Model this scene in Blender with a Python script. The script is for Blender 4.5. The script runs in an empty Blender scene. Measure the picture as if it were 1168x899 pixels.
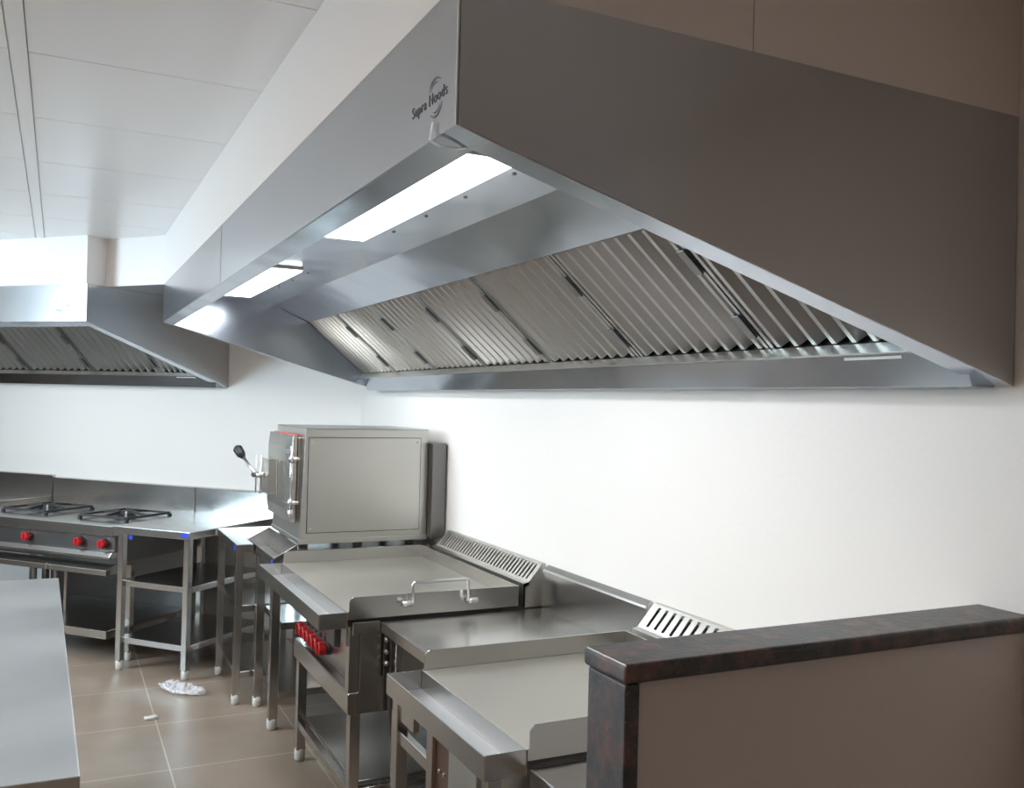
import bpy, bmesh, math, random
from mathutils import Vector, Matrix, noise
random.seed(7)
C = bpy.context.scene.collection
PI = math.pi

# ------------------------------------------------------------------ materials
def new_mat(name):
    m = bpy.data.materials.new(name); m.use_nodes = True
    nt = m.node_tree; b = nt.nodes['Principled BSDF']
    return m, nt, b
def N(nt, t, **kw):
    n = nt.nodes.new(t)
    for k, v in kw.items(): setattr(n, k, v)
    return n
def plain(name, col, rough=.5, metal=0, spec=.5, bump=0, bscale=40, var=0, vscale=4, coat=0):
    m, nt, b = new_mat(name)
    b.inputs['Base Color'].default_value = (*col, 1)
    b.inputs['Roughness'].default_value = rough
    b.inputs['Metallic'].default_value = metal
    b.inputs['Specular IOR Level'].default_value = spec
    b.inputs['Coat Weight'].default_value = coat
    tc = N(nt, 'ShaderNodeTexCoord')
    if bump:
        no = N(nt, 'ShaderNodeTexNoise'); no.inputs['Scale'].default_value = bscale; no.inputs['Detail'].default_value = 3
        bp = N(nt, 'ShaderNodeBump'); bp.inputs['Strength'].default_value = bump; bp.inputs['Distance'].default_value = .01
        nt.links.new(tc.outputs['Object'], no.inputs['Vector']); nt.links.new(no.outputs['Fac'], bp.inputs['Height']); nt.links.new(bp.outputs['Normal'], b.inputs['Normal'])
    if var:
        no = N(nt, 'ShaderNodeTexNoise'); no.inputs['Scale'].default_value = vscale; no.inputs['Detail'].default_value = 5
        mp = N(nt, 'ShaderNodeMapRange'); mp.inputs['To Min'].default_value = 1-var; mp.inputs['To Max'].default_value = 1+var
        mx = N(nt, 'ShaderNodeVectorMath', operation='SCALE'); mx.inputs[0].default_value = col
        nt.links.new(tc.outputs['Object'], no.inputs['Vector']); nt.links.new(no.outputs['Fac'], mp.inputs['Value'])
        nt.links.new(mp.outputs['Result'], mx.inputs['Scale']); nt.links.new(mx.outputs['Vector'], b.inputs['Base Color'])
    return m
def steel(name, col=(.56, .56, .56), rough=.3, brush=(2, 2, 120), warp=.15, wscale=2.2, aniso=.0, smudge=.06, cv=.05):
    """brushed stainless: fine stretched roughness, slow warping of the sheet, faint smudges"""
    m, nt, b = new_mat(name)
    b.inputs['Metallic'].default_value = 1
    tc = N(nt, 'ShaderNodeTexCoord'); mp = N(nt, 'ShaderNodeMapping'); mp.inputs['Scale'].default_value = brush
    n1 = N(nt, 'ShaderNodeTexNoise'); n1.inputs['Scale'].default_value = 3; n1.inputs['Detail'].default_value = 3
    n2 = N(nt, 'ShaderNodeTexNoise'); n2.inputs['Scale'].default_value = wscale; n2.inputs['Detail'].default_value = 1
    n3 = N(nt, 'ShaderNodeTexNoise'); n3.inputs['Scale'].default_value = 3; n3.inputs['Detail'].default_value = 2
    L = nt.links.new
    L(tc.outputs['Object'], mp.inputs['Vector']); L(mp.outputs['Vector'], n1.inputs['Vector'])
    L(tc.outputs['Object'], n2.inputs['Vector']); L(tc.outputs['Object'], n3.inputs['Vector'])
    r = N(nt, 'ShaderNodeMapRange'); r.inputs['To Min'].default_value = rough-.02; r.inputs['To Max'].default_value = rough+.02
    r2 = N(nt, 'ShaderNodeMapRange'); r2.inputs['To Min'].default_value = -smudge; r2.inputs['To Max'].default_value = smudge
    ad = N(nt, 'ShaderNodeMath', operation='ADD')
    L(n1.outputs['Fac'], r.inputs['Value']); L(n3.outputs['Fac'], r2.inputs['Value']); L(r.outputs['Result'], ad.inputs[0]); L(r2.outputs['Result'], ad.inputs[1]); L(ad.outputs[0], b.inputs['Roughness'])
    c = N(nt, 'ShaderNodeMapRange'); c.inputs['To Min'].default_value = 1-cv; c.inputs['To Max'].default_value = 1+cv
    sc = N(nt, 'ShaderNodeVectorMath', operation='SCALE'); sc.inputs[0].default_value = col
    L(n3.outputs['Fac'], c.inputs['Value']); L(c.outputs['Result'], sc.inputs['Scale']); L(sc.outputs['Vector'], b.inputs['Base Color'])
    bp = N(nt, 'ShaderNodeBump'); bp.inputs['Strength'].default_value = warp; bp.inputs['Distance'].default_value = .02
    L(n2.outputs['Fac'], bp.inputs['Height'])
    if warp: L(bp.outputs['Normal'], b.inputs['Normal'])
    if aniso: b.inputs['Anisotropic'].default_value = aniso
    return m
def emit(name, col, s):
    m, nt, b = new_mat(name)
    b.inputs['Base Color'].default_value = (.9, .9, .9, 1); b.inputs['Emission Color'].default_value = (*col, 1); b.inputs['Emission Strength'].default_value = s
    return m

M = {}
M['hood'] = steel('hood_steel', (.56, .565, .585), .225, (3, 3, 40), .03, 1.1, smudge=.005)
M['lit_trough'] = steel('lit_trough_steel', (.72, .73, .74), .42, (3, 3, 3), 0, 2, smudge=.01)  # paler trough steel, reflected brightness put into its colour
M['handle'] = steel('handle_steel', (.24, .24, .24), .40, (3, 3, 3), 0, 2, smudge=.01)
M['hood_in'] = steel('hood_inner_steel', (.50, .545, .61), 0.20, (3, 3, 3), .45, 2.6, smudge=.02)
M['filter'] = steel('filter_steel', (.46, .455, .44), .32, (3, 3, 3), .0, 3, smudge=.01)
M['steel'] = steel('table_steel', (.54, .53, .51), .235, (3, 30, 3), .02, 2, smudge=.002)
M['steel_box'] = steel('steamer_steel', (.56, .55, .51), .34, (3, 3, 40), .03, 1.4, smudge=.02)
M['island'] = steel('island_steel', (.55, .565, .57), .40, (3, 20, 3), .04, 1.5, smudge=.10, cv=.16)
M['plate'] = steel('griddle_plate', (.47, .45, .40), .52, (30, 3, 3), 0, 4, smudge=.08)
M['dark_steel'] = steel('dark_steel', (.20, .195, .19), .36, (3, 3, 3), .04, 2, smudge=.02)
M['iron'] = plain('cast_iron', (.035, .035, .038), .55, .3, bump=.3, bscale=120)
M['black'] = plain('black_plastic', (.012, .012, .013), .5)
M['gap'] = plain('dark_cavity', (.02, .02, .02), .8)
M['red'] = plain('red_plastic', (.42, .010, .014), .35, coat=.2)
M['redgasket'] = plain('red_silicone', (.55, .08, .07), .55)
M['blue'] = plain('blue_sticker', (.02, .06, .62), .4)
M['foot'] = plain('white_nylon', (.58, .58, .56), .5)
M['paint'] = plain('wall_paint', (.76, .735, .705), .55, bump=.06, bscale=60, var=.015, vscale=2, spec=.35)
M['fascia'] = plain('fascia_paint', (.86, .815, .785), .30, bump=.02, bscale=5, spec=.5)
M['partition'] = plain('partition_paint', (.62, .56, .54), .6, bump=.1, bscale=50, var=.02, vscale=5, spec=.3)
M['brown'] = plain('back_wall_paint', (.64, .345, .235), .7)
M['dark_band'] = plain('added_dark_band', (.10, .085, .075), .35)
M['logo'] = plain('etched_logo', (.12, .12, .14), .5, .5)
M['film'] = plain('clear_film', (.75, .75, .75), .2)
M['screw'] = plain('screw_steel', (.62, .62, .62), .3, 1)
M['lamp'] = emit('lamp_diffuser', (.94, .97, 1.0), 8.3)
M['lamp2'] = emit('far_lamp_diffuser', (.92, .96, 1.0), 2.6)
M['lamp_fill'] = emit('fill_diffuser', (1.0, .885, .77), 23)
M['ceil'] = plain('ceiling_tile', (.86, .86, .865), .28, bump=.01, bscale=8, spec=.5)
M['rubber'] = plain('hose', (.06, .05, .05), .5)
M['glass'] = plain('frosted', (.8, .85, .9), .4)

def floor_mat():
    m, nt, b = new_mat('floor_tiles'); L = nt.links.new
    tc = N(nt, 'ShaderNodeTexCoord'); sp = N(nt, 'ShaderNodeSeparateXYZ'); L(tc.outputs['Object'], sp.inputs[0])
    def line(out, off):
        a = N(nt, 'ShaderNodeMath', operation='SUBTRACT'); a.inputs[1].default_value = off; L(out, a.inputs[0])
        d = N(nt, 'ShaderNodeMath', operation='DIVIDE'); d.inputs[1].default_value = .62; L(a.outputs[0], d.inputs[0])
        f = N(nt, 'ShaderNodeMath', operation='PINGPONG'); f.inputs[1].default_value = .5; L(d.outputs[0], f.inputs[0])
        g = N(nt, 'ShaderNodeMath', operation='LESS_THAN'); g.inputs[1].default_value = .0052; L(f.outputs[0], g.inputs[0])
        return g.outputs[0]
    mx = N(nt, 'ShaderNodeMath', operation='MAXIMUM'); L(line(sp.outputs['X'], .488), mx.inputs[0]); L(line(sp.outputs['Y'], 4.93), mx.inputs[1])
    n1 = N(nt, 'ShaderNodeTexNoise'); n1.inputs['Scale'].default_value = 3.5; n1.inputs['Detail'].default_value = 7; L(tc.outputs['Object'], n1.inputs['Vector'])
    cr = N(nt, 'ShaderNodeValToRGB'); cr.color_ramp.elements[0].position = .3; cr.color_ramp.elements[1].position = .7
    cr.color_ramp.elements[0].color = (.235, .185, .145, 1); cr.color_ramp.elements[1].color = (.31, .25, .20, 1); L(n1.outputs['Fac'], cr.inputs[0])
    mc = N(nt, 'ShaderNodeMix', data_type='RGBA'); L(mx.outputs[0], mc.inputs[0]); L(cr.outputs[0], mc.inputs[6]); mc.inputs[7].default_value = (.46, .41, .34, 1)
    L(mc.outputs[2], b.inputs['Base Color'])
    r = N(nt, 'ShaderNodeMapRange'); r.inputs['To Min'].default_value = .28; r.inputs['To Max'].default_value = .42; L(n1.outputs['Fac'], r.inputs['Value']); L(r.outputs['Result'], b.inputs['Roughness'])
    return m
M['floor'] = floor_mat()
def granite_mat():
    m, nt, b = new_mat('granite'); L = nt.links.new
    tc = N(nt, 'ShaderNodeTexCoord')
    n1 = N(nt, 'ShaderNodeTexNoise'); n1.inputs['Scale'].default_value = 20; n1.inputs['Detail'].default_value = 5; n1.inputs['Roughness'].default_value = .65
    n2 = N(nt, 'ShaderNodeTexVoronoi'); n2.inputs['Scale'].default_value = 90
    L(tc.outputs['Object'], n1.inputs['Vector']); L(tc.outputs['Object'], n2.inputs['Vector'])
    cr = N(nt, 'ShaderNodeValToRGB'); e = cr.color_ramp.elements
    e[0].position = .3; e[0].color = (.02, .02, .022, 1); e[1].position = .50; e[1].color = (.045, .04, .042, 1)
    k = e.new(.60); k.color = (.10, .055, .045, 1); k = e.new(.72); k.color = (.16, .085, .065, 1)
    L(n1.outputs['Fac'], cr.inputs[0])
    c2 = N(nt, 'ShaderNodeValToRGB'); c2.color_ramp.elements[0].position = .07; c2.color_ramp.elements[1].position = .16
    c2.color_ramp.elements[0].color = (1, 1, 1, 1); c2.color_ramp.elements[1].color = (0, 0, 0, 1); L(n2.outputs['Distance'], c2.inputs[0])
    mc = N(nt, 'ShaderNodeMix', data_type='RGBA'); L(c2.outputs[0], mc.inputs[0]); L(cr.outputs[0], mc.inputs[6]); mc.inputs[7].default_value = (.15, .14, .135, 1)
    L(mc.outputs[2], b.inputs['Base Color']); b.inputs['Roughness'].default_value = .36; b.inputs['Specular IOR Level'].default_value = .45
    n3 = N(nt, 'ShaderNodeTexNoise'); n3.inputs['Scale'].default_value = 60; L(tc.outputs['Object'], n3.inputs['Vector'])
    bp = N(nt, 'ShaderNodeBump'); bp.inputs['Strength'].default_value = .25; bp.inputs['Distance'].default_value = .003; L(n3.outputs['Fac'], bp.inputs['Height']); L(bp.outputs['Normal'], b.inputs['Normal'])
    return m
M['granite'] = granite_mat()
def bag_mat():
    m, nt, b = new_mat('plastic_bag')
    b.inputs['Base Color'].default_value = (.82, .82, .86, 1); b.inputs['Roughness'].default_value = .16
    b.inputs['Alpha'].default_value = .55; b.inputs['Specular IOR Level'].default_value = .8
    return m
M['bag'] = bag_mat()

# ------------------------------------------------------------------ mesh builder
class MB:
    def __init__(s): s.bm = bmesh.new()
    def box(s, a0, a1, s0, s1, z0, z1):
        v = [s.bm.verts.new(p) for p in ((a0,s0,z0),(a1,s0,z0),(a1,s1,z0),(a0,s1,z0),(a0,s0,z1),(a1,s0,z1),(a1,s1,z1),(a0,s1,z1))]
        for f in ((0,3,2,1),(4,5,6,7),(0,1,5,4),(1,2,6,5),(2,3,7,6),(3,0,4,7)): s.bm.faces.new([v[i] for i in f])
        return s
    def hexa(s, p):      # 8 points ordered like box
        v = [s.bm.verts.new(q) for q in p]
        for f in ((0,3,2,1),(4,5,6,7),(0,1,5,4),(1,2,6,5),(2,3,7,6),(3,0,4,7)): s.bm.faces.new([v[i] for i in f])
        return s
    def prism(s, poly, axis, lo, hi):   # poly: 2D points; axis 's' -> (a,z), 'a' -> (s,z), 'z' -> (a,s)
        def mk(p, t):
            return {'s': (p[0], t, p[1]), 'a': (t, p[0], p[1]), 'z': (p[0], p[1], t)}[axis]
        A = [s.bm.verts.new(mk(p, lo)) for p in poly]; B = [s.bm.verts.new(mk(p, hi)) for p in poly]
        n = len(poly)
        s.bm.faces.new(A); s.bm.faces.new(B[::-1])
        for i in range(n): s.bm.faces.new((A[i], B[i], B[(i+1) % n], A[(i+1) % n]))
        return s
    def strip(s, prof, lo, hi, th=.0015, axis='s'):   # folded sheet: open profile of (a,z) points given thickness
        for p, q in zip(prof, prof[1:]):
            dx, dz = q[0]-p[0], q[1]-p[1]; l = math.hypot(dx, dz) or 1; nx, nz = -dz/l*th, dx/l*th
            s.prism([p, q, (q[0]+nx, q[1]+nz), (p[0]+nx, p[1]+nz)], axis, lo, hi)
        return s
    def tube(s, pts, r, seg=10, caps=True):
        pts = [Vector(p) for p in pts]; rings = []
        rr = r if isinstance(r, (list, tuple)) else [r]*len(pts)
        up = None
        for i, p in enumerate(pts):
            d = (pts[min(i+1, len(pts)-1)] - pts[max(i-1, 0)]).normalized()
            if up is None: up = Vector((0, 0, 1)) if abs(d.z) < .9 else Vector((1, 0, 0))
            x = d.cross(up).normalized(); y = x.cross(d).normalized(); up = y
            rings.append([s.bm.verts.new(p + (x*math.cos(2*PI*k/seg) + y*math.sin(2*PI*k/seg))*rr[i]) for k in range(seg)])
        for A, B in zip(rings, rings[1:]):
            for k in range(seg):
                f = s.bm.faces.new((A[k], A[(k+1) % seg], B[(k+1) % seg], B[k])); f.smooth = True
        if caps: s.bm.faces.new(rings[0][::-1]); s.bm.faces.new(rings[-1])
        return s
    def cyl(s, p, q, r, seg=16, r2=None): return s.tube([p, q], [r, r if r2 is None else r2], seg)
    def obj(s, name, mat, parent=None, bevel=0, seg=1):
        bmesh.ops.recalc_face_normals(s.bm, faces=s.bm.faces[:])
        me = bpy.data.meshes.new(name); s.bm.to_mesh(me); s.bm.free()
        me.materials.append(mat)
        o = bpy.data.objects.new(name, me); C.objects.link(o)
        if parent is not None:
            o.parent = parent
            off = Vector(parent['_off']) if '_off' in parent else Vector((0, 0, 0))
            me.transform(Matrix.Translation(-off)); o['_off'] = list(off)
        if bevel:
            b = o.modifiers.new('bevel', 'BEVEL'); b.width = bevel; b.segments = seg; b.limit_method = 'ANGLE'; b.angle_limit = math.radians(40)
        return o

class Frame:
    """wall-aligned frame: a = distance along the wall's outward-pointing-away normal, s = along the wall, z up"""
    def __init__(s, nx, ny):
        l = math.hypot(nx, ny); s.n = (nx/l, ny/l); s.d = (-ny/l, nx/l); s.ang = math.atan2(ny, nx)
    def w(s, a, t, z=0): return Vector((a*s.n[0]+t*s.d[0], a*s.n[1]+t*s.d[1], z))
FR = Frame(1, 0)               # right wall, a = x, s = y
FL = Frame(.737, .676)         # far wall
def thing(name, label, cat, F=FR, base=(0, 0, 0), group=None):
    o = bpy.data.objects.new(name, None); C.objects.link(o); o.empty_display_size = .1
    o.location = F.w(*base); o.rotation_euler = (0, 0, F.ang)
    o['_off'] = list(base); tag(o, label, cat, group)
    return o
def tag(o, label, cat=None, group=None, kind=None):
    if label: o['label'] = label
    if cat: o['category'] = cat
    if group: o['group'] = group
    if kind: o['kind'] = kind
    return o
def place(o, F, base):          # a single mesh thing made in frame coordinates
    o.data.transform(Matrix.Translation(-Vector(base))); o.location = F.w(*base); o.rotation_euler = (0, 0, F.ang); return o
def struct(o): o['kind'] = 'structure'; return o

# ------------------------------------------------------------------ setting
WX, CEIL = 1.82, 2.573
CL = 5.39
XL, YB = -3.2, -2.6
corner_y = (CL - FL.n[0]*WX)/FL.n[1]
far_left = FL.w(CL, (XL - CL*FL.n[0])/FL.d[0])    # where far wall meets left wall
yl = far_left.y
def quadwall(name, p, q, z0, z1, th, mat):
    """wall from p to q (2D), thickness th to the right hand side of p->q"""
    d = Vector((q[0]-p[0], q[1]-p[1])).normalized(); nrm = Vector((d.y, -d.x))*th
    m = MB(); m.hexa([(p[0],p[1],z0),(q[0],q[1],z0),(q[0]+nrm.x,q[1]+nrm.y,z0),(p[0]+nrm.x,p[1]+nrm.y,z0),
                      (p[0],p[1],z1),(q[0],q[1],z1),(q[0]+nrm.x,q[1]+nrm.y,z1),(p[0]+nrm.x,p[1]+nrm.y,z1)])
    return struct(m.obj(name, mat))
T = .15
quadwall('wall_right', (WX, corner_y), (WX, YB), 0, CEIL, -T, M['paint'])
quadwall('wall_far', (XL, yl), (WX, corner_y), 0, CEIL, -T, M['paint'])
quadwall('wall_back', (WX, YB), (XL, YB), 0, CEIL, -T, M['brown'])
# left wall with a window opening (daylight)
wy0, wy1, wz0, wz1 = 4.9, 5.95, 1.5, 2.52
m = MB()
m.box(XL-T, XL, YB, wy0, 0, CEIL); m.box(XL-T, XL, wy1, yl+.2, 0, CEIL); m.box(XL-T, XL, wy0, wy1, 0, wz0); m.box(XL-T, XL, wy0, wy1, wz1, CEIL)
struct(m.obj('wall_left', M['paint']))
m = MB()
for (y0, y1, z0, z1) in ((wy0, wy1, wz0, wz0+.05), (wy0, wy1, wz1-.05, wz1), (wy0, wy0+.05, wz0+.05, wz1-.05), (wy1-.05, wy1, wz0+.05, wz1-.05), ((wy0+wy1)/2-.025, (wy0+wy1)/2+.025, wz0+.05, wz1-.05)):
    m.box(XL-.1, XL-.04, y0, y1, z0, z1)
struct(m.obj('window_1', M['foot']))
m = MB(); m.box(XL-T, WX+T, YB-T, yl+.3, -.1, 0); struct(m.obj('floor', M['floor']))
m = MB(); m.box(XL, XL+.012, YB, yl-.05, 0, 1.42); struct(m.obj('added_dark_panel_left', M['dark_band']))  # unseen dark panel added to darken reflections in the steel
m = MB(); m.box(XL+.014, WX-.01, YB, YB+.012, 0, 1.1); struct(m.obj('added_dark_panel_back', M['dark_band']))  # second unseen darkening panel, added along the back wall
# ceiling: slab, then tiles with narrow grooves and a wide main runner
m = MB(); m.box(XL-T, WX+T, YB-T, yl+.3, CEIL+.012, CEIL+.1)
runx = [-.145 - 1.27*2, -.145-1.27, -.145]
xs = [XL, -.145-1.27*2, -.145-1.27, -.145, .527]
for i in range(4):
    x0 = xs[i] + (.045 if i else 0) + .001; x1 = xs[i+1] - (.004 if i < 3 else 0)
    y = 2.83 - .66*9
    while y < yl:
        m.box(x0, x1, max(y+.0018, YB), min(y+.66-.0018, yl+.1), CEIL, CEIL+.012)
        y += .66
for x in xs[1:4]: m.box(x+.001, x+.043, YB, yl+.1, CEIL-.002, CEIL+.012)
m.box(.527, WX, YB, 7.2, CEIL, CEIL+.012)
struct(m.obj('ceiling', M['ceil']))

# ------------------------------------------------------------------ hoods
ZT, ZF, ZB = 2.29, 2.07, 1.715      # top, front bottom, wall bottom
def text_mesh(body, size):
    cu = bpy.data.curves.new('t', 'FONT'); cu.body = body; cu.size = size; cu.extrude = .0004; cu.align_x = 'CENTER'; cu.align_y = 'CENTER'; cu.offset = -size*.008; cu.space_character = 1.12
    o = bpy.data.objects.new('t', cu); C.objects.link(o)
    me = bpy.data.meshes.new_from_object(o.evaluated_get(bpy.context.evaluated_depsgraph_get()))
    C.objects.unlink(o); bpy.data.objects.remove(o); return me
def hood(F, A0, A1, s0, s1, label, nfil, pitch, joint0, seams, lamps, logo_s, off=0):
    t = thing('exhaust_hood', label, 'hood', F, (A1, s0, ZB))
    H = M['hood']; D = A1-A0
    def zb(a): return ZF - (ZF-ZB)*(a-A0)/D
    cuts = [s0] + seams + [s1]
    for c0, c1 in zip(cuts, cuts[1:]):
        MB().box(A0, A0+.003, c0+.0008, c1-.0008, ZF, ZT).obj('front_panel', H, t, .001)
    for c0 in seams: MB().box(A0-.0012, A0+.001, c0-.003, c0+.003, ZF, ZT-.001).obj('seam_strip', M['foot'], t)
    MB().box(A0-.0012, A0+.001, s0, s0+.004, ZF, ZT).obj('corner_strip', M['foot'], t)
    for e0, e1 in ((s0, s0+.003), (s1-.003, s1)):
        MB().prism([(A0+.0035, zb(A0+.0035)), (A1-.001, ZB), (A1-.001, ZT), (A0+.0035, ZT)], 's', e0, e1).obj('end_panel', H, t, .001)
    MB().box(A0+.003, A1-.001, s0+.003, s1-.003, ZT-.004, ZT-.001).obj('top_panel', H, t)
    # folded rim round the underside
    m = MB(); fw = .058
    m.prism([(A0+.003, ZF), (A0+fw, zb(A0+fw)), (A0+fw, zb(A0+fw)+.003), (A0+.003, ZF+.003)], 's', s0+.003, s1-.003)
    m.box(A0+fw-.002, A0+fw, s0+.066, s1-.05, zb(A0+fw)+.003, ZF+.14)
    m.obj('front_rim', M['hood_in'], t, .001)
    for e0, e1 in ((s0+.003, s0+.066), (s1-.05, s1-.003)):
        m = MB()
        m.hexa([(A0+fw, e0, zb(A0+fw)), (A1-.002, e0, ZB), (A1-.002, e1, ZB), (A0+fw, e1, zb(A0+fw)),
                (A0+fw, e0, zb(A0+fw)+.003), (A1-.002, e0, ZB+.003), (A1-.002, e1, ZB+.003), (A0+fw, e1, zb(A0+fw)+.003)])
        m.obj('end_rim', M['hood_in'], t, .001)
    ax = A0+.62; zl = 2.21                       # light panel edge
    fa, fz = A1-.46, 2.118; ga, gz = A1-.10, 1.81
    i0, i1 = s0+.04, s1-.035
    # inner end cheeks
    for e0, e1 in ((i0, i0+.002), (i1-.002, i1)):
        MB().prism([(A0+fw, zb(A0+fw)+.004), (A1-.004, zb(A1-.004)+.004), (A1-.004, gz+.02), (A1-.105, gz+.02), (fa-.004, fz-.003), (ax, zl), (A0+fw, zl)], 's', e0, e1).obj('end_lining', M['hood_in'], t)
    # light panel in lengths, slightly uneven
    edges = [i0+.003] + [x for l in lamps for x in (l[0]-.02, l[1]+.02)] + [i1-.003]
    MB().box(A0+fw, ax, i0+.003, i1-.003, zl, zl+.002).obj('light_panel', M['hood_in'], t)
    for q0, q1 in lamps:
        fx = MB().box(A0+.09, A0+.40, q0, q1, zl-.012, zl).obj('light_fixture', M['foot'], t, .002)
        MB().box(A0+.097, A0+.393, q0+.008, q1-.008, zl-.016, zl-.012).obj('light_diffuser', M['lamp'] if F is FR else M['lamp2'], fx)
        for k in range(4):
            yy = q0+.15+(q1-q0-.3)*k/3
            MB().cyl((A0+.452, yy, zl-.003), (A0+.452, yy, zl), .006, 10).obj('rivet', M['dark_steel'], t)
    MB().strip([(ax, zl), (fa, fz)], i0+.003, i1-.003, .002).obj('baffle_panel', M['hood_in'], t)
    # baffle filters
    sl = Vector((ga-fa, 0, gz-fz)); ln = sl.length; sl.normalize(); up = Vector((-sl.z, 0, sl.x))   # up = away from the room
    if up.z < 0: up = -up
    O = Vector((fa, 0, fz))
    def FP(u, s, h): return O + sl*u + up*h + Vector((0, s, 0))
    for k in range(nfil):
        q0 = joint0 + k*pitch + .004; q1 = q0 + pitch - .008
        q0c, q1c = max(q0, i0+.006), min(q1, i1-.006)
        m = MB()
        nr = 9; w = (q1c-q0c)/nr
        # frame edges
        for (e0, e1) in ((q0c, q0c+.012), (q1c-.012, q1c)):
            m.hexa([FP(.0, e0, 0), FP(ln, e0, 0), FP(ln, e1, 0), FP(.0, e1, 0), FP(.0, e0, .036), FP(ln, e0, .036), FP(ln, e1, .036), FP(.0, e1, .036)])
        for j in range(nr):
            c = q0c + w*(j+.5)
            # front baffle: shallow V channel pointing at the room with raised narrow nose
            pr = [(c-w*.5, .034), (c-w*.48, .032), (c-w*.11, .0), (c+w*.11, .0), (c+w*.48, .032), (c+w*.5, .034), (c+w*.12, .003), (c-w*.12, .003)]
            A = [m.bm.verts.new(FP(.004, p[0], p[1])) for p in pr]; B = [m.bm.verts.new(FP(ln-.014, p[0], p[1])) for p in pr]
            n = len(pr); m.bm.faces.new((A[0],A[1],A[2],A[7])); m.bm.faces.new((A[7],A[2],A[3],A[6])); m.bm.faces.new((A[6],A[3],A[4],A[5]))
            m.bm.faces.new((B[0],B[1],B[2],B[7])); m.bm.faces.new((B[7],B[2],B[3],B[6])); m.bm.faces.new((B[6],B[3],B[4],B[5]))
            for i in range(n): m.bm.faces.new((A[i], B[i], B[(i+1) % n], A[(i+1) % n]))
        f = m.obj('baffle_filter', M['filter'], t)
        m = MB()
        m.hexa([FP(0, q0c, .037), FP(ln, q0c, .037), FP(ln, q1c, .037), FP(0, q1c, .037), FP(0, q0c, .034), FP(ln, q0c, .034), FP(ln, q1c, .034), FP(0, q1c, .040)])
        m.hexa([FP(ln-.004, q0c+.013, .004), FP(ln-.001, q0c+.013, .004), FP(ln-.001, q1c-.013, .004), FP(ln-.004, q1c-.013, .004), FP(ln-.004, q0c+.013, .036), FP(ln-.001, q0c+.013, .036), FP(ln-.001, q1c-.013, .036), FP(ln-.004, q1c-.013, .036)])  # dark cap painting in the shade behind the open channel ends
        m.obj('filter_back', M['dark_steel'], f)
        if w > .05:
            for u in (.09, .33):
                m = MB(); e0, e1 = q0c+.004, q0c+.034
                m.hexa([FP(u, e0, -.008), FP(u+.085, e0, -.008), FP(u+.085, e1, -.008), FP(u, e1, -.008), FP(u, e0, -.001), FP(u+.085, e0, -.001), FP(u+.085, e1, -.001), FP(u, e1, -.001)])
                m.obj('filter_handle', M['handle'], f, .001)
    # lower rail holding the filters, and grease gutter below it
    m = MB(); m.prism([(ga-.018, 1.806), (ga-.03, 1.79), (ga-.02, 1.788), (ga+.01, 1.80), (ga+.01, 1.812), (ga-.01, 1.816)], 's', i0+.003, i1-.003); m.obj('filter_rail', M['steel_box'], t, .001)
    m = MB(); m.prism([(ga-.01, 1.788), (A1-.075, 1.7125), (A1-.003, 1.7125), (A1-.003, 1.735), (ga, 1.797)], 's', i0+.003, i1-.003); m.obj('gutter', M['hood_in'], t, .001)
    MB().box(ga-.008, ga+.004, s0+.20, s0+.37, 1.777, 1.787).obj('gutter_clip', M['foot'], t)
    # logo
    sz = .027
    for txt, ds in (('Supra Hoods', 0),):
        me = text_mesh(txt, sz)
        # text x -> -s, text y -> z, normal -> -a
        mt = Matrix(((0, 0, -1, A0-.0006), (-1, 0, 0, logo_s), (0, 1, 0, 2.137), (0, 0, 0, 1)))
        me.transform(mt); me.transform(Matrix.Translation(-Vector(t['_off'])))
        me.materials.append(M['logo'])
        o = bpy.data.objects.new('logo_lettering', me); C.objects.link(o); o.parent = t; o['label'] = 'grey lettering reading Supra Hoods'
    m = MB()
    def swoosh(cs, cz, r, a0, a1, wmax):
        n = 18; top = []; bot = []
        for i in range(n+1):
            u = i/n; an = math.radians(a0+(a1-a0)*u); w = wmax*math.sin(PI*u)
            top.append((cs - (r+w)*math.cos(an)*1.0, cz + (r+w)*math.sin(an)*.82)); bot.append((cs - (r)*math.cos(an), cz + r*math.sin(an)*.82))
        for i in range(n):
            q = [top[i], top[i+1], bot[i+1], bot[i]]
            vs = [m.bm.verts.new((A0-.0008, p[0], p[1])) for p in q]
            try: m.bm.faces.new(vs)
            except ValueError: pass
    cs = logo_s-.028
    for cz, a0, a1 in ((2.141, 45, 165), (2.133, 225, 345)):
        for r_, e, wd in ((.031, 0, .0045), (.024, 15, .0025)):
            m = MB(); swoosh(cs, cz, r_, a0+e, a1-e/3, wd)
            bmesh.ops.remove_doubles(m.bm, verts=m.bm.verts[:], dist=1e-5)
            m.obj('logo_swoosh', M['logo'], t)
    return t
h1 = hood(FR, .527, 1.819, 1.286, 5.65, 'long stainless exhaust hood with two lit panels along the right wall', 7, .6155, 1.30, [3.56], [(1.86, 3.06), (3.93, 5.13)], 1.405)
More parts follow.
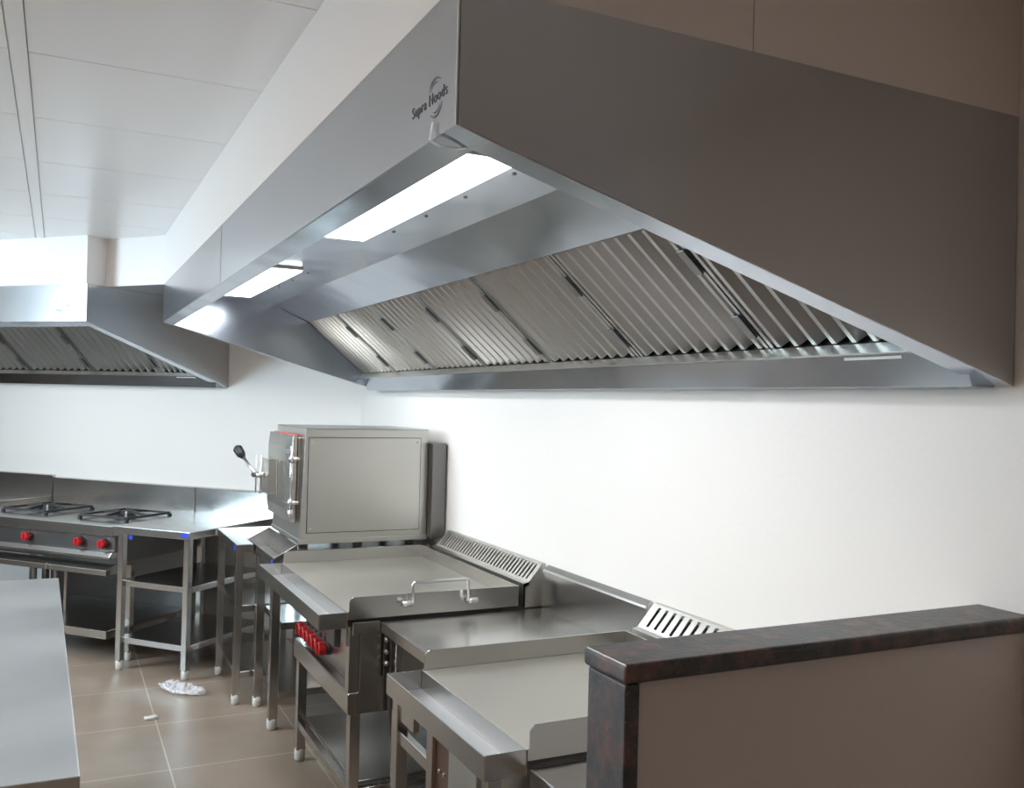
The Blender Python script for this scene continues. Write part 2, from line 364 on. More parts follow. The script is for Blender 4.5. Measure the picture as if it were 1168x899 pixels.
# curl of peeled film at the front corner
m = MB()
pts = [(.522, 1.375, 2.095), (.521, 1.377, 2.08), (.519, 1.376, 2.066), (.535, 1.370, 2.057), (.56, 1.362, 2.055), (.585, 1.352, 2.058)]
for k, (p, q) in enumerate(zip(pts, pts[1:])):
    m.hexa([(p[0], p[1]-.005, p[2]), (q[0], q[1]-.005, q[2]), (q[0], q[1]+.005, q[2]), (p[0], p[1]+.005, p[2]), (p[0], p[1]-.005, p[2]+.001), (q[0], q[1]-.005, q[2]+.001), (q[0], q[1]+.005, q[2]+.001), (p[0], p[1]+.005, p[2]+.001)])
m.obj('film_strip', M['film'], h1)
h2 = hood(FL, 4.10, 5.388, 4.27, 6.9, 'shorter stainless exhaust hood over the gas range on the far wall', 5, .636, 4.143-.0, [], [(4.9, 6.1)], 4.43)

# fascias closing the hoods up to the ceiling
MB().box(.527, .537, 1.287, 5.66, ZT, CEIL).obj('trim_1', M['fascia'])['kind'] = 'structure'
m = MB(); m.box(.538, 1.093, 1.287, 1.297, ZT, CEIL); m.box(1.095, WX-.001, 1.287, 1.297, ZT, CEIL); struct(m.obj('trim_2', M['fascia']))
m = MB(); m.box(4.10, 4.11, 4.28, 6.9, ZT, CEIL); m.box(4.11, 4.245, 4.28, 4.29, ZT, CEIL); o = place(m.obj('trim_3', M['fascia']), FL, (4.10, 4.28, ZT)); struct(o)
pA = FL.w(4.245, 4.28); pB = Vector((.527, 5.66, 0)); pC = FL.w(5.30, 4.268); pD = Vector((1.75, 5.66, 0))
d = (pB-pA).normalized(); nn = Vector((-d.y, d.x, 0))*.01
if nn.y < 0: nn = -nn
m = MB(); q = [pA, pB, pB+nn, pA+nn]
m.hexa([(*(v.xy), ZT) for v in q] + [(*(v.xy), CEIL) for v in q]); struct(m.obj('trim_4', M['fascia']))
m = MB(); q = [pA+nn*1.1, pB+nn*1.1+Vector((.003, .002, 0)), pD, pC]
m.hexa([(*(v.xy), ZT) for v in q] + [(*(v.xy), ZT+.004) for v in q]); struct(m.obj('trim_5', M['hood']))

# ------------------------------------------------------------------ furniture helpers
def leg(t, a, s, z1, w=.038, z0=0, foot=True, mat=None):
    m = MB(); m.box(a-w/2, a+w/2, s-w/2, s+w/2, z0+(.05 if foot else 0), z1); o = m.obj('leg', mat or M['steel'], t, .003, 2)
    if foot:
        f = MB(); f.tube([(a, s, z0), (a, s, z0+.012), (a, s, z0+.032), (a, s, z0+.055)], [w*.48, w*.56, w*.58, w*.55], 14); f.obj('foot', M['foot'], o)
    return o
def table_top(t, poly, zt, th=.045, mat=None, name='table_top'):
    m = MB(); m.prism(poly, 'z', zt-th, zt); return m.obj(name, mat or M['steel'], t, .003, 2)
def shelf(t, poly, z, th=.035):
    m = MB(); m.prism(poly, 'z', z-th, z); return m.obj('shelf', M['steel'], t, .002)
def knob(t, a, s, z, r=.028, n='control_knob'):
    o = MB().tube([(a+.004, s, z), (a, s, z), (a-.012, s, z)], [r*1.1, r*1.1, r*.95], 20).obj('knob_bezel', M['black'], t)
    m = MB()
    seg = 24; prof = [(-.012, r*.80), (-.020, r), (-.042, r*.95), (-.046, r*.8)]
    rings = []
    for dz, rr in prof:
        rings.append([m.bm.verts.new((a+dz, s+rr*(1+.07*math.cos(6*2*PI*k/seg))*math.cos(2*PI*k/seg), z+rr*(1+.07*math.cos(6*2*PI*k/seg))*math.sin(2*PI*k/seg))) for k in range(seg)])
    for A, B in zip(rings, rings[1:]):
        for k in range(seg): m.bm.faces.new((A[k], A[(k+1) % seg], B[(k+1) % seg], B[k]))
    m.bm.faces.new(rings[-1]); m.bm.faces.new(rings[0])
    m.box(a-.052, a-.045, s-.005, s+.005, z-r*.8, z+r*.8)
    return m.obj(n, M['red'], t)
def sticker(t, kind, a, s, z, w, h):
    m = MB(); n = 20
    def pt(k, d):
        x = w/2*math.cos(2*PI*k/n); y = h/2*math.sin(2*PI*k/n)
        return (a-d, s+x, z+y) if kind == 'front' else (a+x, s-d, z+y)
    A = [m.bm.verts.new(pt(k, .0004)) for k in range(n)]; B = [m.bm.verts.new(pt(k, .0014)) for k in range(n)]
    m.bm.faces.new(A); m.bm.faces.new(B)
    for k in range(n): m.bm.faces.new((A[k], A[(k+1) % n], B[(k+1) % n], B[k]))
    o = m.obj('sticker', M['blue'], t); o['label'] = 'small oval blue sticker'; return o

# ------------------------------------------------------------------ far wall line: side unit, gas range, corner table
BA = 5.10
# raised unit at the left
t = thing('prep_counter', 'steel counter with tall splashback left of the gas range', 'counter', FL, (4.3, 5.6, 0))
table_top(t, [(4.31, 5.59), (BA, 5.59), (BA, 6.8), (4.31, 6.8)], .892, .07)
MB().prism([(BA, .80), (BA, 1.040), (BA+.03, 1.045), (BA+.03, .985), (CL-.003, .985), (CL-.003, .80)], 's', 5.592, 6.8).obj('splashback', M['steel'], t, .002)  # rear part is a hidden cover added to block light down the gap
for a, s in ((4.36, 5.64), (5.0, 5.64), (4.36, 6.7), (5.0, 6.7)): leg(t, a, s, .822)
shelf(t, [(4.38, 5.66), (4.98, 5.66), (4.98, 6.7), (4.38, 6.7)], .2)

t = thing('gas_range', 'two-burner steel gas range with red knobs against the far wall', 'range', FL, (4.31, 4.22, 0))
S0, S1 = 4.235, 5.582
m = MB(); m.prism([(4.31, .79), (4.31, .852), (BA, .852), (BA, .79)], 's', S0, S1); m.obj('cooktop', M['steel'], t, .003, 2)
MB().prism([(BA, .76), (BA, 1.024), (BA+.03, 1.030), (BA+.03, .985), (CL-.003, .985), (CL-.003, .76)], 's', S0+.06, S1).obj('splashback', M['steel'], t, .002)  # hidden cover to the wall added here too, stops light leaking behind
MB().box(4.335, 4.36, S0, S1, .695, .79).obj('control_panel', M['dark_steel'], t, .002)
MB().box(4.365, BA, S0+.01, S1-.01, .62, .785).obj('burner_box', M['dark_steel'], t, .002)
MB().prism([(4.29, .668), (4.31, .694), (4.36, .694), (4.36, .655), (4.29, .655)], 's', S0, S1).obj('upper_rail', M['steel'], t, .002)
MB().prism([(4.27, .592), (4.34, .618), (4.36, .618), (4.36, .56), (4.27, .56)], 's', S0, S1).obj('drip_tray', M['steel'], t, .002)
MB().box(4.262, 4.27, 4.70, 4.71, .565, .60).obj('tray_catch', M['screw'], t)
for s in (4.93, 4.50, 4.31): knob(t, 4.333, s, .742, .027)
for a in (4.50, 5.03):
    for s in (S0+.03, S1-.03): leg(t, a, s, .60)
for s in (4.81, 4.90): leg(t, 4.52, s, .60, .022, .2, False)
shelf(t, [(4.34, S0+.055), (5.05, S0+.055), (5.05, S1-.055), (4.34, S1-.055)], .21, .05)
MB().box(5.055, 5.06, S0+.05, S1-.05, .19, .60).obj('back_panel', M['dark_steel'], t)
for cs in (4.50, 5.17):
    ca = 4.69; h = .19; zt = .885
    m = MB(); w = .011
    for sg in (-1, 1):
        m.box(ca-h, ca+h, cs+sg*h-w*.7, cs+sg*h+w*.7, .868, zt-.004); m.box(ca+sg*h-w*.7, ca+sg*h+w*.7, cs-h+w*.7, cs+h-w*.7, .868, zt-.004)
        for s2 in (-1, 1): m.box(ca+sg*h-w, ca+sg*h+w, cs+s2*h-w, cs+s2*h+w, .8525, .869)
    for k in range(0, 8, 2):
        an = 2*PI*k/8; R = h*.98; r0 = .05
        c, s_ = math.cos(an), math.sin(an); px, py = -s_*w*.8, c*w*.8
        P = lambda r, q, z: (ca+c*r+px*q, cs+s_*r+py*q, z)
        m.hexa([P(r0, -1, zt-.006), P(R, -1, .869), P(R, 1, .869), P(r0, 1, zt-.006), P(r0, -1, zt+.014), P(R, -1, zt-.004), P(R, 1, zt-.004), P(r0, 1, zt+.014)])
    m.obj('pan_support', M['iron'], t, .002)
    b = MB().tube([(ca, cs, .852), (ca, cs, .862), (ca, cs, .866), (ca, cs, .882), (ca, cs, .888)], [.085, .08, .062, .062, .045], 24).obj('burner', M['iron'], t)
    MB().tube([(ca, cs, .888), (ca, cs, .893), (ca, cs, .896)], [.04, .036, .02], 20).obj('burner_cap', M['iron'], b)
    MB().tube([(ca-.1, cs-.1, .853), (ca-.1, cs-.1, .90), (ca-.1, cs-.1, .905)], [.006, .006, .003], 12).obj('pilot_tube', M['screw'], b)

t = thing('corner_table', 'three-tier steel table with blue sticker right of the gas range', 'table', FL, (4.33, 3.63, 0))
table_top(t, [(4.29, 3.64), (BA, 3.64), (BA, 4.215), (4.29, 4.215)], .862, .045)
MB().prism([(BA, .80), (BA, 1.024), (BA+.03, 1.030), (BA+.03, .985), (CL-.003, .985), (CL-.003, .80)], 's', 3.2, 4.29).obj('splashback', M['steel'], t, .002)  # with the added light-blocking cover behind the splash
for z in (.535, .195): shelf(t, [(4.33, 3.665), (5.04, 3.665), (5.04, 4.18), (4.33, 4.18)], z)
for a, s in ((4.33, 3.68), (4.33, 4.17), (5.03, 3.68), (5.03, 4.17)): leg(t, a, s, .817)
sticker(t, 'front', 4.29, 3.675, .843, .06, .028); sticker(t, 'front', 4.309, 4.09, .80, .03, .03)

# gas valve on the wall behind the corner table
t = thing('gas_pipe', 'thin gas pipe with red valve low on the far wall', 'pipe', FL, (5.36, 4.8, .1))
MB().tube([(5.355, 4.55, .21), (5.355, 4.86, .21), (5.355, 4.86, .01)], .012, 10).obj('pipe', M['steel'], t)
MB().cyl((5.37, 4.80, .21), (5.31, 4.80, .21), .02).obj('valve_body', M['screw'], t)
MB().box(5.295, 5.308, 4.76, 4.87, .18, .24).obj('valve_handle', M['red'], t, .003)

# ------------------------------------------------------------------ right wall line
# wedge table between corner table and steamer stand
t = thing('wedge_table', 'narrow steel table wedged between corner table and steamer stand', 'table', FR, (.88, 5.4, 0))
table_top(t, [(.876, 5.06), (.966, 5.06), (.966, 5.278), (1.30, 5.278), (1.30, 5.735), (.876, 5.735)], .862, .045)
for z in (.53, .175): shelf(t, [(.90, 5.09), (1.30, 5.09), (1.30, 5.69), (.90, 5.69)], z)
for a, s in ((.898, 5.10), (.898, 5.68), (1.27, 5.68), (1.27, 5.31)): leg(t, a, s, .817)
sticker(t, 'front', .876, 5.12, .838, .05, .03)

# steamer stand with tilted drip trough
t = thing('steamer_stand', 'steel stand with drip trough carrying the box steamer', 'stand', FR, (1.0, 4.6, 0))
y0, y1 = 4.585, 5.27
m = MB(); th = .003
m.prism([(.975, .808), (1.085, .808), (1.085, .811), (.975, .811)], 's', y0, y1)                # floor
MB().box(.977, 1.083, y0+.005, y1-.005, .8112, .814).obj('trough_floor', M['lit_trough'], t)
m.box(.972, .975, y0, y1, .808, .862); m.box(1.085, 1.088, y0, y1, .808, .924)
for e in (y0, y1-th): m.prism([(.972, .811), (1.088, .811), (1.088, .924), (.972, .862)], 's', e, e+th)
m.obj('drip_trough', M['steel'], t, .001)
MB().box(1.09, 1.79, y0, y1, .84, .895).obj('stand_top', M['steel'], t, .003)
for a, s in ((1.0, 4.65), (1.0, 5.03), (1.75, 4.65), (1.75, 5.22)): leg(t, a, s, .84 if a > 1.1 else .806, .045)
for z in (.53, .19): shelf(t, [(1.03, 4.63), (1.77, 4.63), (1.77, 5.05), (1.03, 5.05)], z)
MB().box(1.03, 1.06, 4.66, 5.02, .76, .80).obj('stretcher', M['steel'], t, .002)
sticker(t, 'front', .972, 4.62, .835, .045, .03)

# steamer
t = thing('box_steamer', 'boxy stainless steamer with lever door standing beside the hood wall', 'steamer', FR, (1.1, 4.62, .897))
x0b, x0t, x1, ya, yb, zb_, zt_ = 1.105, 1.122, 1.782, 4.62, 5.28, .92, 1.502
m = MB(); m.hexa([(x0b, ya, zb_), (x1, ya, zb_), (x1, yb, zb_), (x0b, yb, zb_), (x0t, ya, zt_), (x1, ya, zt_), (x1, yb, zt_), (x0t, yb, zt_)])
m.obj('body', M['steel_box'], t, .004, 2)
for a in (1.16, 1.45, 1.74):
    for s in (4.77, 5.22): MB().box(a-.02, a+.02, s-.02, s+.02, .876, .92).obj('foot', M['dark_steel'], t)
MB().box(x1+.001, x1+.078, 4.555, 4.80, .93, 1.432).obj('rear_box', M['dark_steel'], t, .002)  # dark box added in the gap between steamer and wall
m = MB(); m.box(x0b-.004, x1+.003, ya-.004, yb+.003, zb_-.002, zb_+.022); m.obj('base_band', M['steel_box'], t, .002)
MB().box(1.137, 1.740, ya-.0012, ya, .972, 1.458).obj('panel_groove', M['gap'], t)
sp = MB().box(1.140, 1.737, ya-.004, ya-.001, .975, 1.455).obj('side_panel', M['steel_box'], t, .001)
for a in (1.157, 1.72):
    for z in (.995, 1.435): MB().tube([(a, ya-.004, z), (a, ya-.007, z), (a, ya-.008, z)], [.006, .005, .002], 10).obj('screw', M['screw'], sp)
# door on the -x face, with gasket, bevelled slab
MB().box(1.098, 1.104, 4.722, 5.243, 1.027, 1.4655).obj('gasket', M['redgasket'], t, .001)
MB().box(1.104, x0t-.003, 4.70, 5.235, 1.035, 1.452).obj('door_frame', M['steel_box'], t, .002)
m = MB()
A = [(1.096, 4.685, 1.02), (1.096, 5.25, 1.02), (1.096, 5.25, 1.462), (1.096, 4.685, 1.462)]
B = [(1.074, 4.685, 1.02), (1.074, 5.25, 1.02), (1.074, 5.25, 1.462), (1.074, 4.685, 1.462)]
D_ = [(1.054, 4.755, 1.085), (1.054, 5.19, 1.085), (1.054, 5.19, 1.40), (1.054, 4.755, 1.40)]
R = [[m.bm.verts.new(p) for p in q] for q in (A, B, D_)]
m.bm.faces.new(R[0]); m.bm.faces.new(R[2])
for a_, b_ in zip(R, R[1:]):
    for k in range(4): m.bm.faces.new((a_[k], a_[(k+1) % 4], b_[(k+1) % 4], b_[k]))
dr = m.obj('door', M['steel_box'], t, .003, 2)
m = MB(); m.tube([(1.062, 4.655, 1.09), (1.062, 4.655, 1.41)], .007, 12); m.obj('hinge_rod', M['screw'], dr)
for z in (1.125, 1.345):
    MB().tube([(1.062, 4.655, z), (1.102, 4.645, z)], [.010, .010], 10).obj('hinge_pin', M['screw'], dr)
    MB().tube([(1.062, 4.655, z-.016), (1.062, 4.655, z+.016)], .014, 12).obj('hinge_collar', M['screw'], dr)
MB().tube([(1.062, 4.655, 1.045), (1.062, 4.655, 1.09)], [.010, .015], 12).obj('hinge_nut', M['screw'], dr)
for s in (4.655,):
    m = MB(); m.box(1.05, 1.056, 4.65, 4.80, 1.37, 1.39); m.box(1.05, 1.056, 4.65, 4.80, 1.10, 1.12); m.obj('hinge_strap', M['screw'], dr)
# latch: bracket plate, two bars, hub and lever
la = thing
m = MB()
m.box(1.048, 1.0535, 4.93, 5.16, 1.135, 1.33); m.obj('latch_plate', M['steel_box'], dr, .002)
m = MB(); m.box(1.010, 1.050, 4.95, 4.953, 1.14, 1.325); m.box(1.010, 1.013, 4.95, 5.17, 1.14, 1.325); m.obj('latch_bracket', M['steel_box'], dr, .001)
m = MB(); m.tube([(1.0, 5.10, 1.13), (1.0, 5.10, 1.335)], .0055, 10); m.tube([(.985, 5.16, 1.13), (.985, 5.16, 1.335)], .0045, 10); m.obj('latch_bar', M['screw'], dr)
MB().tube([(.965, 5.13, 1.232), (1.012, 5.06, 1.232)], .016, 14).obj('latch_hub', M['screw'], dr)
lv = MB().tube([(.975, 5.11, 1.232), (.955, 5.17, 1.268), (.925, 5.24, 1.325)], [.009, .008, .008], 10).obj('lever', M['screw'], dr)
MB().tube([(.928, 5.232, 1.318), (.918, 5.255, 1.335), (.905, 5.285, 1.362), (.900, 5.297, 1.373)], [.012, .025, .027, .012], 14).obj('lever_knob', M['black'], lv)

k_ = .9726; st = t; st.location = (st.location.x*k_, st.location.y*k_, 1.65+(st.location.z-1.65)*k_); st.scale = (k_,)*3
# griddles
def vent_grille(t, y0, y1, pitch, slot, e=.03):
    """splash duct against the wall with slotted sloping face"""
    X = WX-.002
    m = MB()
    m.prism([(1.72, .825), (1.72, .921), (1.742, .926), (1.745, .93), (1.745, .912), (1.728, .909), (1.728, .825)], 's', y0, y1)
    for e0, e1 in ((y0, y0+.002), (y1-.002, y1)):
        m.prism([(1.72, .825), (X, .825), (X, 1.0), (1.805, .998), (1.742, .926), (1.72, .921)], 's', e0, e1)
    P0, P1 = Vector((1.742, 0, .926)), Vector((1.805, 0, .998)); dv = P1-P0
    q0 = P0+dv*.1; q1 = P0+dv*.9
    def slab(A, B, s0, s1):
        m.hexa([(A.x, s0, A.z), (B.x, s0, B.z), (B.x, s1, B.z), (A.x, s1, A.z), (A.x+.002, s0, A.z-.003), (B.x+.002, s0, B.z-.003), (B.x+.002, s1, B.z-.003), (A.x+.002, s1, A.z-.003)])
    slab(P0, q0, y0+.002, y1-.002); slab(q1, P1, y0+.002, y1-.002)
    slab(q0, q1, y0+.002, y0+e); slab(q0, q1, y1-e, y1-.002)
    y = y0+e; 
    while y + slot < y1-e-.001:
        slab(q0, q1, y+slot, min(y+pitch, y1-e)); y += pitch
    m.prism([(1.805, .998), (X, 1.0), (X, .996), (1.805, .994)], 's', y0+.002, y1-.002)
    g = m.obj('vent_grille', M['steel_box'], t)
    MB().prism([(1.752, .90), (X-.004, .90), (X-.004, .975), (1.812, .975)], 's', y0+.006, y1-.006).obj('duct_interior', M['gap'], g)
    return g
def griddle(label, y0, y1, handle, knobs, slots):
    t = thing('griddle', label, 'griddle', FR, (.9, y0, 0))
    # front grease trough
    m = MB(); th = .003
    MB().box(.878, .982, y0+.004, y1-.004, .803, .8064).obj('trough_floor', M['lit_trough'], t)
    m.box(.875, .875+th, y0, y1, .803, .862); m.box(.985-th, .985, y0, y1, .803, .862)
    for e in (y0, y1-th): m.box(.875+th, .985-th, e, e+th, .803, .862)
    m.obj('grease_trough', M['steel'], t, .002)
    m = MB()
    for s in (y1-.05, y1-.09): m.cyl((.935, s, .806), (.935, s, .8068), .004, 8)
    m.obj('drain_hole', M['gap'], t)
    MB().box(.987, 1.69, y0+.004, y1-.004, .836, .860).obj('cooking_plate', M['plate'], t, .002)
    # splash guards with rounded front corners
    def guard(s0, s1):
        r = .02; pr = [(.9855, .834), (1.694, .834), (1.694, .917), (.99+r, .917)]
        for k in range(1, 6):
            an = PI/2 + PI/2*k/6; pr.append((.99+r+r*math.cos(an), .917-r+r*math.sin(an)))
        pr += [(.99, .897), (.99, .866), (.9855, .862)]
        MB().prism(pr, 's', s0, s1).obj('splash_guard', M['steel'], t, .001)
    guard(y0-.001, y0+.003); guard(y1-.003, y1+.001)
    MB().box(1.690, 1.694, y0+.004, y1-.004, .834, .917).obj('rear_guard', M['steel'], t, .001)
    if handle:
        hy = y0-.035
        m = MB(); m.tube([(1.225, hy+.033, .885), (1.225, hy+.006, .885), (1.226, hy, .888), (1.226, hy, .955), (1.229, hy, .962), (1.236, hy, .965), (1.445, hy, .965), (1.452, hy, .962), (1.455, hy, .955), (1.456, hy, .886), (1.457, hy+.006, .881), (1.457, hy+.033, .881)], .0065, 10)
        for a0, a1, z in ((1.185, 1.226, .885), (1.456, 1.497, .879)): m.cyl((a0, hy+.005, z), (a1, hy+.005, z), .011, 12)
        m.obj('lifting_handle', M['screw'], t)
    vent_grille(t, y0+.01, y1-.08 if handle else y1-.0, *slots)
    # burner cabinet
    MB().box(1.045, 1.66, y0+.03, y1-.25, .47, .80).obj('burner_cabinet', M['steel'], t, .002)
    MB().box(1.0, 1.64, y0+.05, y1-.06, .800, .832).obj('plate_support', M['dark_steel'], t)
    if handle: MB().prism([(1.003, .470), (1.003, .545), (1.008, .552), (1.044, .552), (1.044, .470)], 's', y0+.03, y1-.21).obj('front_ledge', M['steel'], t, .002)
    if handle: MB().box(1.003, 1.043, y0+.03, y0+.075, .553, .80).obj('corner_post', M['steel'], t, .002)
    if handle: MB().box(1.004, 1.108, y0-.012, y0+.001, .776, .824).obj('side_lip', M['steel'], t, .002)
    if handle: MB().box(.972, 1.0, y0+.13, y0+.24, .70, .802).obj('drain_box', M['dark_steel'], t, .003)
    for k in range(knobs): knob(t, 1.043, 3.80+.072*k, .612, .028)
    for a in ((1.035, 1.66) if handle else (1.66,)):
        for s in (y0+.055, y1-.24 if handle else y1-.05): leg(t, a-.001*0, s, .469, .042)
    if handle:
        for a in (1.035, 1.66): MB().box(a-.015, a+.015, y0+.08, y1-.265, .15, .185).obj('stretcher', M['steel'], t, .002)
        for s in (y0+.055, y1-.24): MB().box(1.06, 1.635, s-.015, s+.015, .15, .185).obj('stretcher', M['steel'], t, .002)
        shelf(t, [(1.052, y0+.075), (1.64, y0+.075), (1.64, y1-.26), (1.052, y1-.26)], .20, .014)
    return t
gD = griddle('steel griddle with lifting handle and six red knobs beside the steamer', 3.335, 4.45, True, 6, (.0318, .0145))
gF = griddle('nearer steel griddle without handle, beside the granite-capped half wall', 1.875, 2.555, False, 0, (.042, .015))
# front frame of the nearer griddle
for q0, q1 in ((2.505, 2.545), (2.234, 2.272), (1.89, 1.925)):
    lg = MB().box(.893, .928, q0, q1, .05, .803).obj('leg', M['steel'], gF, .002)
    MB().tube([(.91, (q0+q1)/2, 0), (.91, (q0+q1)/2, .03), (.91, (q0+q1)/2, .055)], [.020, .024, .022], 14).obj('foot', M['foot'], lg)
MB().box(.900, .922, 2.273, 2.504, .672, .708).obj('front_rail', M['steel'], gF, .002)
MB().box(.900, .922, 2.395, 2.504, .738, .803).obj('front_bracket', M['steel'], gF, .002)
MB().box(.905, .922, 2.138, 2.233, .40, .803).obj('side_strip', plain('reddish_steel', (.30, .20, .17), .3, 1), gF, .002)
for z_, s_ in ((.704, 2.205), (.706, 2.172)): MB().tube([(.905, s_, z_), (.901, s_, z_)], .005, 10).obj('rivet', M['screw'], gF)
MB().box(.900, .922, 1.968, 2.137, .40, .803).obj('front_panel', M['steel_box'], gF, .002)

# flat fill-in tables
def infill(label, y0, y1, zt, xf, xl):
    t = thing('infill_table', label, 'table', FR, (1.12, y0, 0))
    table_top(t, [(xf, y0), (1.79, y0), (1.79, y1), (xf, y1)], zt, .04)
    MB().prism([(1.79, zt-.02), (1.79, .975), (1.794, .982), (WX-.002, .999), (WX-.002, zt-.02)], 's', y0+.012, y1-.004).obj('splashback', M['steel'], t, .002)
    for a in (xl, 1.76):
        for s in (y0+.03, y1-.03): leg(t, a, s, zt-.04, .032)
    MB().box(xl-.015, xl+.015, y0+.05, y1-.05, .60, .63).obj('stretcher', M['steel'], t, .002)
    shelf(t, [(xl+.02, y0+.03), (1.74, y0+.03), (1.74, y1-.03), (xl+.02, y1-.03)], .20)
    return t
tE = infill('low flat steel table with splashback, between the two griddles', 2.57, 3.320, .822, 1.11, 1.172)
MB().box(1.112, 1.25, 3.26, 3.318, .823, .829) if 0 else None
tG = infill('flat steel table squeezed between nearer griddle and granite half wall', 1.40, 1.862, .822, .985, 1.03)

# hose fittings on the griddle side
t = thing('gas_fitting', 'small chrome gas fitting with bolts beside the griddle cabinet', 'fitting', FR, (1.14, 3.345, .6))
m = MB(); m.box(1.132, 1.162, 3.338, 3.350, .60, .77); m.obj('bracket', M['dark_steel'], t)
for z in (.660, .705, .750): MB().tube([(1.138, 3.338, z), (1.138, 3.322, z), (1.138, 3.317, z)], [.010, .010, .005], 8).obj('bolt', M['screw'], t)
MB().tube([(1.155, 3.328, .765), (1.157, 3.323, .70), (1.155, 3.325, .62), (1.16, 3.335, .45), (1.20, 3.335, .2), (1.25, 3.335, .02)], .008, 10).obj('hose', M['rubber'], t)

# ------------------------------------------------------------------ half wall with granite
struct(MB().box(.852, WX-.001, 1.246, 1.345, 0, 1.208).obj('wall_partition', M['partition']))
o = MB().box(.817, WX-.001, 1.228, 1.361, 1.209, 1.241).obj('granite_capping', M['granite'], None, .008, 4)
tag(place(o, FR, (1.3, 1.3, 1.209)), 'dark speckled granite slab lying along the top of the half wall', 'capping')
o = MB().box(.823, .851, 1.236, 1.353, 0, 1.208).obj('granite_end_panel', M['granite'], None, .004, 3)
tag(place(o, FR, (.837, 1.295, 0)), 'dark reddish granite upright covering the end of the half wall', 'panel')

# ------------------------------------------------------------------ island table, bottom left
t = thing('island_table', 'smudged steel worktable at the left edge, in the foreground', 'table', FR, (-.4, 3.2, 0))
m = MB(); m.hexa([(-1.25, 2.115, .818), (.063, 2.10, .818), (.023, 4.38, .818), (-1.25, 4.385, .818), (-1.25, 2.115, .860), (.063, 2.10, .860), (.023, 4.38, .860), (-1.25, 4.385, .860)])
m.obj('table_top', M['island'], t, .003, 2)
for a, s in ((-.02, 2.16), (-.04, 4.32), (-1.2, 2.16), (-1.2, 4.32)): leg(t, a, s, .818)
shelf(t, [(-1.2, 2.19), (-.05, 2.19), (-.07, 4.29), (-1.2, 4.29)], .2)

# ------------------------------------------------------------------ litter on the floor
m = MB(); bm = m.bm
nu, nv = 46, 22; V_ = {}
for i in range(nu+1):
    for j in range(nv):
        u = i/nu; an = 2*PI*j/nv
        r = .85* math.sin(PI*min(max(u, .02), .98))**.45*(.55+.5*u)
        x = (u-.5)*.31; y = math.cos(an)*r*.085; z = max(math.sin(an), -.35)*r*.030
        p = Vector((x, y, z)); q = p*16
        dsp = noise.noise(q)*.022 + abs(noise.noise(q*2.3))*.016
        p += Vector((noise.noise(q+Vector((9, 0, 0)))*.014, math.cos(an)*dsp, math.sin(an)*dsp*1.2))
        V_[i, j] = bm.verts.new((p.x, p.y, max(p.z+.014, .002)))
for i in range(nu):
    for j in range(nv): bm.faces.new((V_[i, j], V_[i+1, j], V_[i+1, (j+1) % nv], V_[i, (j+1) % nv]))
bm.faces.new([V_[0, j] for j in range(nv)]); bm.faces.new([V_[nu, j] for j in range(nv)])
o = m.obj('plastic_bag', M['bag']); o.location = (.655, 5.44, 0); o.rotation_euler = (0, 0, math.radians(-52))
tag(o, 'crumpled clear plastic bag lying on the tiled floor', 'bag')
m = MB(); pts = [(-.03, -.015), (.01, -.022), (.035, -.004), (.028, .014), (-.012, .012), (-.034, .004)]
A = [m.bm.verts.new((x, y, .002+.006*abs(noise.noise(Vector((x*60, y*60, 0)))))) for x, y in pts]; B = [m.bm.verts.new((v.co.x, v.co.y, v.co.z+.004+.008*(i % 2))) for i, v in enumerate(A)]
m.bm.faces.new(A); m.bm.faces.new(B)
for k in range(6): m.bm.faces.new((A[k], A[(k+1) % 6], B[(k+1) % 6], B[k]))
o = m.obj('paper_scrap', M['foot']); o.location = (.469, 5.02, 0); tag(o, 'tiny torn white scrap on the floor joint, nearest bit of litter', 'scrap')

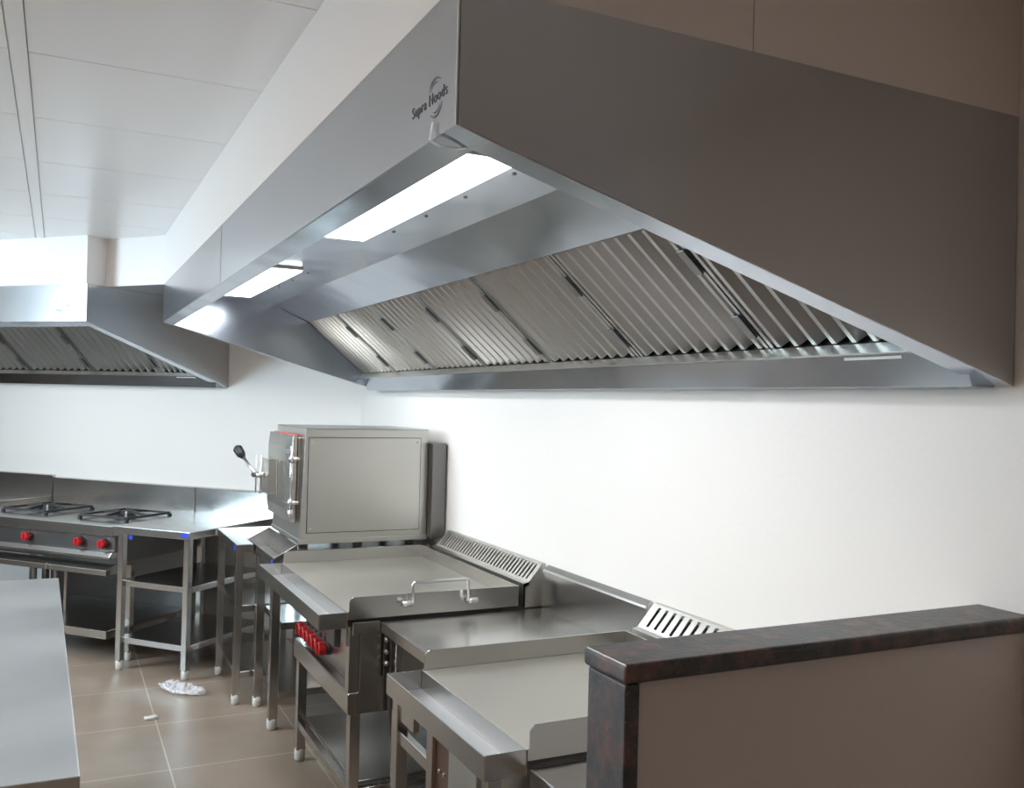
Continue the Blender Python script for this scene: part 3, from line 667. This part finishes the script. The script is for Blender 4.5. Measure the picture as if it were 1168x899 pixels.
# ------------------------------------------------------------------ lights
def area(name, loc, rot, sx, sy, power, col):
    l = bpy.data.lights.new(name, 'AREA'); l.shape = 'RECTANGLE'; l.size = sx; l.size_y = sy; l.energy = power; l.color = col
    o = bpy.data.objects.new(name, l); C.objects.link(o); o.location = loc; o.rotation_euler = rot; return o
area('window_daylight', (XL-.12, (wy0+wy1)/2, (wz0+wz1)/2), (0, -PI/2, 0), wz1-wz0, wy1-wy0, 75, (.62, .84, 1.0))
for k, (x, y) in enumerate(((-1.9, 5.4), (-1.9, 3.4), (-1.9, 1.4))):  # out-of-view panels added to fill the room with warm light
    t = thing('fill_panel', ('square fill light panel added nearest the far wall', 'square fill light panel added midway down the room', 'square fill light panel added nearest the camera')[k], 'light', FR, (x, y, CEIL-.02), 'added fill panels')
    MB().box(x-.3, x+.3, y-.3, y+.3, CEIL-.018, CEIL-.001).obj('fill_panel_frame', M['foot'], t, .002)
    MB().box(x-.28, x+.28, y-.28, y+.28, CEIL-.022, CEIL-.018).obj('light_diffuser', M['lamp_fill'], t)  # diffuser of the added fill panel

w = bpy.data.worlds.new('world'); bpy.context.scene.world = w; w.use_nodes = True
bg = w.node_tree.nodes['Background']; bg.inputs[0].default_value = (.62, .85, 1, 1); bg.inputs[1].default_value = 2.4

# ------------------------------------------------------------------ camera
f, yaw, pit, rol = 1052, 26.18, .635, 1.488
a, b, r = map(math.radians, (yaw, pit, rol))
fw = Vector((math.sin(a)*math.cos(b), math.cos(a)*math.cos(b), math.sin(b))); rt = Vector((math.cos(a), -math.sin(a), 0)); up = rt.cross(fw)
rt2 = rt*math.cos(r) + up*math.sin(r); up2 = -rt*math.sin(r) + up*math.cos(r)
cam = bpy.data.cameras.new('camera'); cam.sensor_width = 36; cam.lens = f/1168*36; cam.clip_start = .05
co = bpy.data.objects.new('camera', cam); C.objects.link(co)
mt = Matrix((rt2, up2, -fw)).transposed().to_4x4(); mt.translation = (0, 0, 1.65); co.matrix_world = mt
bpy.context.scene.camera = co
vs = bpy.context.scene.view_settings; vs.view_transform = 'Standard'; vs.look = 'None'; vs.gamma = 1; vs.exposure = 1.0; vs.use_curve_mapping = False

for o in bpy.data.objects:
    if '_off' in o: del o['_off']
